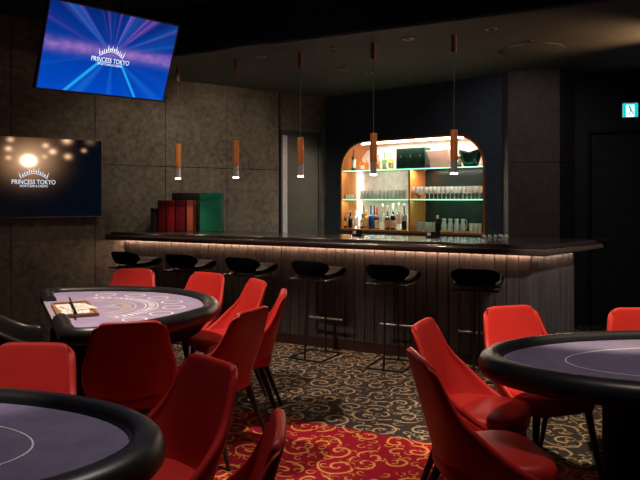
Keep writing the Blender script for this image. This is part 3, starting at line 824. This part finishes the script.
# exit sign
ex = rw_x(629.6); ez = 2.53
o = thing('exit_sign', 'small lit green and white exit sign with running figure above the door', 'sign', to_world(RW0, RZR, ex, -.001, ez), RZR)
o.scale = (.88, .88, .88)
link('housing', rbox(-.10, .10, -.06, 0, -.10, .10, .006), simple('pale_beige_housing', (.55, .48, .40), .5), o)
link('light_panel', box(-.09, .09, -.063, -.0605, -.092, .085), emit('sign_white', (.70, 1, 1), 1.6), o, 0)
bm = bmesh.new(); add_box(bm, -.09, -.05, -.0645, -.0632, -.092, .085); add_box(bm, .05, .09, -.0645, -.0632, -.092, .085); add_box(bm, -.0499, .0499, -.0645, -.0632, .066, .085)
link('green_border', bm, emit('sign_green', (.0, .48, .52), 1.5), o, 0)
bm = bmesh.new()
def fig(pts): prism([[(x, y, z) for x, z in pts] for y in (-.0645, -.0632)], bm=bm)
fig([(-.012 + .012 * math.cos(a * PI / 5), .048 + .012 * math.sin(a * PI / 5)) for a in range(10)])
fig([(-.012, .033), (.006, .036), (.018, -.005), (.002, -.012)])
fig([(.004, .034), (.012, .030), (.038, .012), (.034, .005)]); fig([(-.012, .033), (-.014, .023), (-.036, .008), (-.040, .016)])
fig([(.004, -.008), (.018, -.004), (.036, -.034), (.046, -.060), (.034, -.062), (.024, -.036)]); fig([(.002, -.012), (.012, -.014), (-.006, -.05), (-.036, -.068), (-.040, -.058), (-.014, -.044)])
link('running_figure', bm, emit('sign_dark_green', (.0, .14, .14), 1.0), o, 0)

# ------------------------------------------------------------------ bar stools
def make_stool(label, loc):
    o = thing('bar_stool', label, 'stool', loc, RZBAR, 'bar stools along the bar')
    prof = [(-.19, .925, .12, .02), (-.205, .905, .19, .06), (-.20, .865, .215, .10), (-.187, .825, .19, .085), (-.165, .795, .15, .05), (-.11, .778, .16, .02), (-.03, .776, .195, .0), (.06, .795, .205, 0), (.13, .825, .205, 0),
            (.19, .842, .205, 0), (.235, .828, .205, 0), (.245, .80, .205, 0), (.22, .768, .20, 0), (.15, .757, .19, 0)]
    bm = bmesh.new(); nc = 9; g = []
    for y, z, hw, c in prof:
        g.append([bm.verts.new((hw * u, y + c * abs(u) ** 2.2, z + (0.012 * abs(u) ** 2 if -.15 < y < .1 else 0))) for u in [(-1 + 2 * k / (nc - 1)) for k in range(nc)]])
    for a, b in zip(g, g[1:]):
        for k in range(nc - 1): bm.faces.new((a[k], a[k + 1], b[k + 1], b[k]))
    s = link('seat_shell', bm, M['black_shell'], o, 180)
    md = s.modifiers.new('solid', 'SOLIDIFY'); md.thickness = .014; md.offset = 0
    md = s.modifiers.new('sub', 'SUBSURF'); md.levels = 1; md.render_levels = 2
    bm = bmesh.new()
    add_tube(bm, [(-.19, -.17, .742), (.19, -.17, .742), (.19, .16, .742), (-.19, .16, .742)], .008, 8, True)
    for y in (-.10, .10): add_tube(bm, [(-.19, y, .742), (.19, y, .742)], .007, 6)
    for x in (-.10, .10):
        add_tube(bm, [(x, -.10, .742), (x, -.10, .772)], .01, 6); add_tube(bm, [(x, .10, .742), (x, .10, .785)], .01, 6)
    link('seat_frame', bm, M['black_metal'], o)
    for y in (-.17, .16): link('leg', tube([(0, y, .740), (0, y * 1.22, .012)], .011, 8), M['black_metal'], o)
    link('footrest', tube([(-.18, .19, .33), (.18, .19, .33)], .009, 8), simple('worn_steel', (.45, .43, .40), .35, metal=.8), o)
    bm = bmesh.new()
    add_tube(bm, [(-.17, -.207, .009), (.17, -.207, .009), (.17, .20, .009), (-.17, .20, .009)], .009, 8, True)
    link('floor_frame', bm, M['black_metal'], o)
    return o
st0 = None
sl = {-3: 'leftmost black bar stool at the wall end of the bar', -2: 'second black bar stool from the left', -1: 'third black bar stool from the left, behind two red chair backs',
      0: 'fourth black bar stool from the left, before the dark door', 1: 'fifth black bar stool from the left, under the lit niche', 2: 'rightmost black bar stool near the bar corner'}
base0 = Vector((-.133, 6.02, 0)) + BN * .207
for k in range(-3, 3):
    loc = base0 + Vector((.683, -.35, 0)) * k
    if st0 is None: st0 = make_stool(sl[k], loc)
    else:
        c = copy_tree(st0); c.location = loc; c['label'] = sl[k]
        c.rotation_euler.z = RZBAR + {-2: .05, -1: 0, 0: -.04, 1: .03, 2: .12}[k]

# ------------------------------------------------------------------ red chairs
def make_chair(label, loc, rz):
    o = thing('lounge_chair', label, 'chair', loc, rz, 'red leather chairs around the tables')
    #  z, y, halfwidth, curl
    rows = [(.36, -.15, .21, .32), (.41, -.185, .234, .335), (.46, -.205, .241, .265), (.51, -.216, .242, .205), (.56, -.226, .241, .155), (.61, -.237, .235, .11), (.65, -.247, .219, .075), (.70, -.259, .203, .05), (.78, -.28, .188, .034), (.838, -.296, .177, .026), (.866, -.304, .158, .018)]
    bm = bmesh.new(); nc = 15; g = []
    for z, y, hw, c in rows:
        ln = []
        for k in range(nc):
            th = (-1 + 2 * k / (nc - 1)) * PI / 2
            s, co = math.sin(th), math.cos(th)
            x = hw * math.copysign(abs(s) ** .8, s); yy = y + c * (1 - abs(co) ** .75)
            drop = (.034 if z > .85 else .012 if z > .82 else 0) * max(0, (abs(th) / (PI / 2) - .4) / .6) ** 2
            ln.append(bm.verts.new((x, yy, z - drop)))
        g.append(ln)
    for a, b in zip(g, g[1:]):
        for k in range(nc - 1): bm.faces.new((a[k], a[k + 1], b[k + 1], b[k]))
    s = link('backrest', bm, M['red'], o, 180)
    md = s.modifiers.new('solid', 'SOLIDIFY'); md.thickness = .034; md.offset = 0
    md = s.modifiers.new('sub', 'SUBSURF'); md.levels = 1; md.render_levels = 2
    # seat cushion
    out = []
    def so(f, z):
        pts = []
        for k in range(28):
            a = 2 * PI * k / 28; ca, sa = math.cos(a), math.sin(a); n_ = 4.2
            rr = (abs(ca) ** n_ + abs(sa) ** n_) ** (-1 / n_)
            y = .015 + .225 * rr * sa * f; hw = (.222 - .03 * max(0, -(y - .02)) / .2) * (1 + .03 * (y > .1))
            pts.append((hw * rr * ca * f, y, z))
        return pts
    link('seat', prism([so(.86, .372), so(.97, .378), so(1.0, .40), so(1.0, .435), so(.965, .455), so(.85, .466), so(.4, .470)]), M['red'], o, 60)
    for sx, sy in ((-1, 1), (1, 1), (-1, -1), (1, -1)):
        a = Vector((.165 * sx, .02 + .155 * sy, .373)); b = Vector((.215 * sx, .0 + (.225 if sy > 0 else .275) * sy, 0))
        link('leg', tube([a, b], .021, 8, r2=.011), M['legwood'], o)
    return o
def chair_at(px, py, facing, label, ztop=.868, dy=0):
    global ch0
    f = Vector((facing[0], facing[1], 0)).normalized()
    t = Vector(P(px, py, ztop)); t.z = 0
    loc = t + f * .30; rz = math.atan2(-f.x, f.y)
    if ch0 is None: ch0 = make_chair(label, loc, rz); return ch0
    c = copy_tree(ch0); c.location = loc; c.rotation_euler = (0, 0, rz); c['label'] = label; return c
ch0 = None
chair_at(130, 321, (-.27, .96), 'red chair seen from behind at the near side of the card table with printed layout')
chair_at(135, 268, (-.05, -1), 'red chair at the far side of the card table, below the leftmost stools')
chair_at(209, 272, (-.50, -.87), 'red chair seen from the front at the far right side of the card table')
chair_at(259, 279, (-.89, -.45), 'red chair with seat in view at the right of the card table')
chair_at(285, 290, (-.99, -.06), 'slim side view red chair nearest the bar right of the card table')
chair_at(254, 308, (-.89, .46), 'red chair turned away with dark back at the right end of the card table')
chair_at(36, 341.5, (-.05, -1), 'red chair on the far side of the front left poker table')
chair_at(214, 357, (-.72, -.69), 'red chair with purple sheen at the right end of the front left poker table')
chair_at(281, 421, (-.99, -.05), 'red chair cut by the bottom edge, its slim back on the red carpet')
chair_at(421, 320, (.90, -.44), 'red chair facing right, left of the right poker table, the one behind')
chair_at(417, 353, (.985, .13), 'nearest red chair facing right, left of the right poker table')
chair_at(508, 305, (.33, -.94), 'bright red chair behind the right poker table below the last stool')
chair_at(639, 307, (-.05, -1), 'red chair behind the right poker table at the right edge of the photo')

# ------------------------------------------------------------------ poker tables
def make_poker(label, loc):
    o = thing('poker_table', label, 'table', loc)
    n = 72; a, b = 1.10, .60
    def E(d, z): 
        return [((a - d) * math.cos(2 * PI * i / n), (b - d) * math.sin(2 * PI * i / n), z) for i in range(n)]
    R = .106
    pr = [(.012, .700), (.0, .715), (-.004, .745), (.008, .775), (.03, .790), (.065, .795), (.09, .790), (R - .006, .776), (R, .757)]
    bm = bmesh.new()
    rr = [[bm.verts.new(p) for p in E(d, z)] for d, z in pr]
    rr.append([bm.verts.new(p) for p in E(R, .70)])
    for p, q in zip(rr, rr[1:] + rr[:1]):
        for i in range(n): bm.faces.new((p[i], p[(i + 1) % n], q[(i + 1) % n], q[i]))
    link('armrest_rail', bm, M['black_leather'], o, 60)
    link('felt_top', prism([E(R + .001, .715), E(R + .001, .757)]), M['felt2'], o, 30)
    bm = bmesh.new(); la, lb = .71, .31; w = .006
    r1 = [((la) * math.cos(2 * PI * i / n), lb * math.sin(2 * PI * i / n)) for i in range(n)]
    r2 = [((la - w) * math.cos(2 * PI * i / n), (lb - w) * math.sin(2 * PI * i / n)) for i in range(n)]
    vv = [[bm.verts.new((x, y, z)) for x, y in q] for q, z in ((r1, .7572), (r1, .7580), (r2, .7580), (r2, .7572))]
    for p, q in zip(vv, vv[1:]):
        for i in range(n): bm.faces.new((p[i], p[(i + 1) % n], q[(i + 1) % n], q[i]))
    link('betting_line', bm, M['print'], o, 0)
    link('apron', prism([E(.17, .655), E(.13, .70), E(.13, .7145)]), M['table_black'], o, 30)
    def E2(aa, bb, z): return [(aa * math.cos(2 * PI * i / 40), bb * math.sin(2 * PI * i / 40), z) for i in range(40)]
    link('pedestal', prism([E2(.56, .26, .06), E2(.54, .25, .10), E2(.54, .25, .655)]), M['table_black'], o, 40)
    link('plinth', prism([E2(.66, .36, 0), E2(.66, .36, .045), E2(.57, .27, .06)]), M['table_black'], o, 40)
    return o
pk = make_poker('dark oval poker table at the right with a plain violet felt', (1.83, 2.95, 0))
pk2 = copy_tree(pk); pk2.location = (-1.565, 1.915, 0); pk2['label'] = 'dark oval poker table cut off at the bottom left corner'
pk['group'] = pk2['group'] = 'oval poker tables'

# ------------------------------------------------------------------ card table (half round)
BJ = Vector((-1.785, 4.255, 0)); RZJ = math.atan2(.449, .893)
bj = thing('card_table', 'half round card table with lilac printed felt and black padded rail', 'table', BJ, RZJ)
# outline: straight dealer edge at x=0, arc on +x
def Dpath(d, n=44, rc=.16):
    """D outline inset by d, from the dealer edge gap round to the other side (y from + to -)"""
    R = 1.0 - d / 1.05; x0 = d; r = max(rc - d, .03); pts = []; EX, EY = 1.125, .96
    yc = math.sqrt(R * R - x0 * x0)
    # corner arc centre: inside by r from line x0 and circle
    cx = x0 + r; cy = math.sqrt((R - r) ** 2 - cx * cx)
    a1 = math.atan2(cy, cx)
    pts.append((x0, .42)); pts.append((x0, .55)); pts.append((x0, cy - .03))
    for k in range(9):
        a = PI + (a1 - PI) * k / 8; pts.append((cx + r * math.cos(a), cy + r * math.sin(a)))
    for k in range(1, n):
        a = a1 - 2 * a1 * k / n; pts.append((R * math.cos(a), R * math.sin(a)))
    for k in range(9):
        a = -a1 + (-PI + a1) * k / 8; pts.append((cx + r * math.cos(a), -cy + r * math.sin(a)))
    pts.append((x0, -cy + .03)); pts.append((x0, -.55)); pts.append((x0, -.36))
    return [((x - x0) * EX + x0, y * (EY if abs(y) > .6 else 1)) for x, y in pts]
pr = [(.012, .712), (0, .73), (-.003, .76), (.01, .79), (.035, .803), (.052, .806), (.07, .802), (.088, .787), (.093, .766), (.093, .712)]
bm = bmesh.new(); rr = [[bm.verts.new((x, y, z)) for x, y in Dpath(d)] for d, z in pr]
npt = len(rr[0])
for p, q in zip(rr, rr[1:] + rr[:1]):
    for i in range(npt - 1): bm.faces.new((p[i], p[i + 1], q[i + 1], q[i]))
bm.faces.new([r_[0] for r_ in rr]); bm.faces.new([r_[-1] for r_ in rr][::-1])
link('armrest_rail', bm, M['black_leather'], bj, 60)
ins = Dpath(.094); gap = [(.0, -.355), (.0, .415)]
fo = ins + [(.094, -.355), (.02, -.355), (.02, .415), (.094, .415)]
link('felt_top', prism([[(x, y, z) for x, y in fo] for z in (.725, .768)]), M['felt'], bj, 0)
link('wood_edge', rbox(.002, .019, -.35, .41, .72, .772, .003), simple('pale_grey_edge', (.42, .36, .38), .5), bj)
apr = Dpath(.05)
link('apron', prism([[(x, y, z) for x, y in Dpath(.10)] for z in (.62,)] + [[(x, y, z) for x, y in apr] for z in (.70, .7115)]), M['table_black'], bj, 30)
link('pedestal', prism([[(.12 + .34 * abs(math.cos(2 * PI * i / 32)) * (1 if math.cos(2 * PI * i / 32) > 0 else .3), .34 * math.sin(2 * PI * i / 32), z) if math.cos(2 * PI * i / 32) > 0 else (.12 + .1 * math.cos(2 * PI * i / 32), .34 * math.sin(2 * PI * i / 32), z) for i in range(32)] for z in (.03, .62)]), M['table_black'], bj, 40)
link('plinth', prism([[(.2 + .42 * math.cos(2 * PI * i / 32), .46 * math.sin(2 * PI * i / 32), z) for i in range(32)] for z in (0, .029)]), M['table_black'], bj, 40)
# printed layout
def arcband(r0, r1, a0, a1, z=.7685, n=28, bm=None, cx=.20):
    bm = bm or bmesh.new(); A_ = [math.radians(a0 + (a1 - a0) * i / n) for i in range(n + 1)]
    lo = [bm.verts.new((cx + r0 * math.cos(a), r0 * math.sin(a), z)) for a in A_]; hi = [bm.verts.new((cx + r1 * math.cos(a), r1 * math.sin(a), z)) for a in A_]
    for i in range(n): bm.faces.new((lo[i], hi[i], hi[i + 1], lo[i + 1]))
    return bm
b = arcband(.425, .432, -74, 78); arcband(.505, .512, -74, 78, bm=b); arcband(.36, .365, -74, 78, bm=b)
for i in range(24):
    a = -70 + i * 6.0; arcband(.448, .490, a, a + (3.4 if i % 4 else 2.2), n=3, bm=b)
link('white_arc_print', b, M['print'], bj, 0)
b = None
for i in range(22):
    a = -66 + i * 6.2; b = arcband(.275, .335, a, a + (4.0 if i % 3 else 2.6), n=3, bm=b)
link('beige_arc_print', b, M['print2'], bj, 0)
for k in range(7):
    a = math.radians(-66 + 22 * k); cx, cy = .20 + .62 * math.cos(a), .62 * math.sin(a)
    bm = bmesh.new(); n = 24
    lo = [bm.verts.new((cx + .066 * math.cos(2 * PI * i / n), cy + .066 * math.sin(2 * PI * i / n), .7686)) for i in range(n)]
    hi = [bm.verts.new((cx + .077 * math.cos(2 * PI * i / n), cy + .077 * math.sin(2 * PI * i / n), .7686)) for i in range(n)]
    for i in range(n): bm.faces.new((lo[i], lo[(i + 1) % n], hi[(i + 1) % n], hi[i]))
    link('betting_circle', bm, M['print'], bj, 0)
b = crown_bm(.17, .11, 0, .0005); bmesh.ops.rotate(b, verts=b.verts[:], matrix=Matrix.Rotation(-PI / 2, 3, 'X')); bmesh.ops.rotate(b, verts=b.verts[:], matrix=Matrix.Rotation(PI / 2, 3, 'Z'))
bmesh.ops.translate(b, verts=b.verts[:], vec=(.40, 0, .769)); link('crown_print', b, M['print'], bj, 0)

# tray with sheets and a black stick
tc = to_world(BJ, RZJ, .155, -.075, .7725)
tr = thing('wooden_tray', 'shallow wooden framed tray at the dealer side of the card table', 'tray', tc, RZJ)
link('tray_base', box(-.105, .105, -.265, .265, 0, .006), simple('brown_tray_base', (.42, .26, .14), .5), tr, 0)
bm = bmesh.new()
for q in ((-.12, -.105, -.28, .28), (.105, .12, -.28, .28), (-.105, .105, -.28, -.265), (-.105, .105, .265, .28)): add_box(bm, *q, 0, .016)
link('tray_rim', bm, wood('honey_wood', (.30, .13, .04), (.45, .22, .08), .4, (3, 3, 3)), tr, 0)
for i, (x, y, a, lab) in enumerate(((-.01, .11, .06, 'white printed sheet in the far half of the wooden tray'), (.0, -.10, -.10, 'white printed sheet in the near half of the wooden tray'), (.03, .02, .25, 'white sheet lying across the other sheets in the tray'))):
    s = thing('paper_sheet', lab, 'paper', to_world(BJ, RZJ, .155 + x, -.075 + y, .7725 + .0065 + i * .004), RZJ + a, 'sheets in the wooden tray')
    link('sheet', rbox(-.085, .085, -.115, .115, 0, .0025, .001, 1), M['paper'], s, 0)
    bm = bmesh.new()
    for k in range(5): add_box(bm, -.05 + k * .022, -.046 + k * .022, -.08, .06 - .02 * (k % 2), .0026, .0029)
    link('printed_lines', bm, simple('grey_print', (.35, .36, .38), .7), s, 0)
stp = [Vector(to_world(BJ, RZJ, .16, .24, .809)), Vector(to_world(BJ, RZJ, .13, -.44, .814))]
o = link('dealer_stick', tube(stp, .006, 8), M['plastic']); tag(o, 'thin black stick lying across the wooden tray', 'stick')

# ------------------------------------------------------------------ dealer chair (black)
dc = thing('dealer_chair', 'black tub chair at the dealer side of the card table, cut by the left edge', 'chair', (-1.84, 3.90, 0), math.atan2(-.893, .449))
bm = bmesh.new(); g = []; nc = 25
for zi in range(6):
    ln = []
    for k in range(nc):
        th = (-1 + 2 * k / (nc - 1)); a = th * 2.25
        top = .685 + .25 * max(0, math.cos(a * .8)) ** 1.3
        z = .40 + (top - .40) * zi / 5; fl = 1 + .10 * zi / 5
        ln.append(bm.verts.new((.29 * fl * math.sin(a), -.02 - .29 * fl * math.cos(a), z)))
    g.append(ln)
for a, b in zip(g, g[1:]):
    for k in range(nc - 1): bm.faces.new((a[k], a[k + 1], b[k + 1], b[k]))
s = link('tub_back', bm, M['dealer'], dc, 180)
md = s.modifiers.new('solid', 'SOLIDIFY'); md.thickness = .05; md.offset = 0
md = s.modifiers.new('sub', 'SUBSURF'); md.levels = 1; md.render_levels = 2
link('seat', lathe([(0, .39), (.24, .39), (.262, .41), (.262, .45), (.235, .475), (0, .482)], 32), M['dealer'], dc, 50)
link('column', lathe([(.03, .05), (.03, .389)], 16), M['chrome'], dc)
for k in range(5):
    a = 2 * PI * k / 5
    lg = link('foot', tube([(.03 * math.cos(a), .03 * math.sin(a), .075), (.29 * math.cos(a), .29 * math.sin(a), .055)], .018, 8, r2=.012), M['plastic'], dc)
    link('caster', lathe([(.018, 0), (.024, .01), (.024, .035), (.012, .043)], 12, (.29 * math.cos(a), .29 * math.sin(a), 0)), M['plastic'], lg)

# ------------------------------------------------------------------ lights
def spot(name, loc, target, power, col=(1, .80, .62), cone=60, blend=.35, size=.05):
    l = bpy.data.lights.new(name, 'SPOT'); l.energy = power; l.color = col
    l.spot_size = math.radians(cone); l.spot_blend = blend; l.shadow_soft_size = size
    o = bpy.data.objects.new(name, l); COL.objects.link(o); o.location = loc
    o.rotation_euler = (Vector(target) - Vector(loc)).to_track_quat('-Z', 'Y').to_euler()
    return o
spot('spot_card_table', (-1.45, 4.0, 3.45), (-1.0, 4.6, .8), 400, cone=64, blend=.5)
spot('spot_far_chair', (-1.7, 1.6, 3.45), (-1.42, 2.62, .70), 200, (1, .82, .72), 23, .6)
spot('spot_left_felt', (-.1, 2.9, 3.45), (-.95, 1.90, .76), 120, (1, .86, .78), 42, .5)
spot('spot_carpet', (.40, 3.15, 3.45), (.22, 3.45, 0), 190, (1, .82, .62), 30, .3)
spot('spot_right_poker', (1.75, 3.0, 3.45), (1.6, 3.95, .75), 460, (1, .80, .54), 36, .4)
spot('spot_right_chairs', (1.5, 2.3, 3.45), (.75, 2.9, .55), 90, (1, .82, .74), 44, .4)
spot('spot_right_felt', (2.7, 2.7, 3.45), (2.6, 2.9, .8), 50, (.88, .85, 1), 50, 1)
spot('spot_bar_end', (2.95, 2.5, 3.42), (2.25, 5.9, .7), 560, (1, .92, .86), 21, .4)
spot('spot_wall', (-.65, 7.2, 2.985), (-1.35, 8.6, 1.75), 42, (1, .84, .62), 95, .8)
spot('spot_wall_screen', (-1.35, 6.85, 2.985), (-2.5, 8.0, 1.4), 34, (1, .82, .62), 90, .8)
spot('spot_column', (1.75, 5.9, 2.985), (2.3, 7.5, 1.9), 34, (1, .84, .80), 80, .8)
spot('spot_bar_floor', (-.1, 5.35, 3.45), (.1, 5.75, 0), 60, (1, .80, .58), 56, .6)
spot('spot_pendants', (-1.0, 4.5, 3.42), (-.7, 7.0, 1.85), 90, (1, .78, .58), 44, .7)
spot('spot_pendants_right', (.5, 3.9, 3.42), (.75, 6.1, 1.85), 80, (1, .78, .58), 38, .7)
spot('spot_ceiling_glow', (3.5, 5.75, 2.75), (2.55, 6.0, 3.0), 90, (1, .5, .25), 80, 1)
# pendants shed light on the counter
for px, py, _ in pend:
    q = Vector(P(px, py, 3.0)); q.z = 3.0 - 1.30
    spot('pendant_light', q, q + Vector((0, 0, -1)), 20, (1, .80, .6), 110, .8, .03)
w = bpy.data.worlds.new('world'); S.world = w; w.use_nodes = True
w.node_tree.nodes['Background'].inputs[0].default_value = (.20, .30, .50, 1); w.node_tree.nodes['Background'].inputs[1].default_value = .042

# ------------------------------------------------------------------ camera
cam = bpy.data.cameras.new('camera'); cam.sensor_width = 36; cam.lens = F / 640 * 36
cam.shift_y = -(240 - HZ) / 640
co = bpy.data.objects.new('camera', cam); COL.objects.link(co)
co.location = (0, 0, H); co.rotation_euler = (PI / 2, 0, 0)
S.camera = co
vs = S.view_settings
vs.view_transform = 'Standard'; vs.look = 'None'; vs.exposure = 0; vs.gamma = 1; vs.use_curve_mapping = False
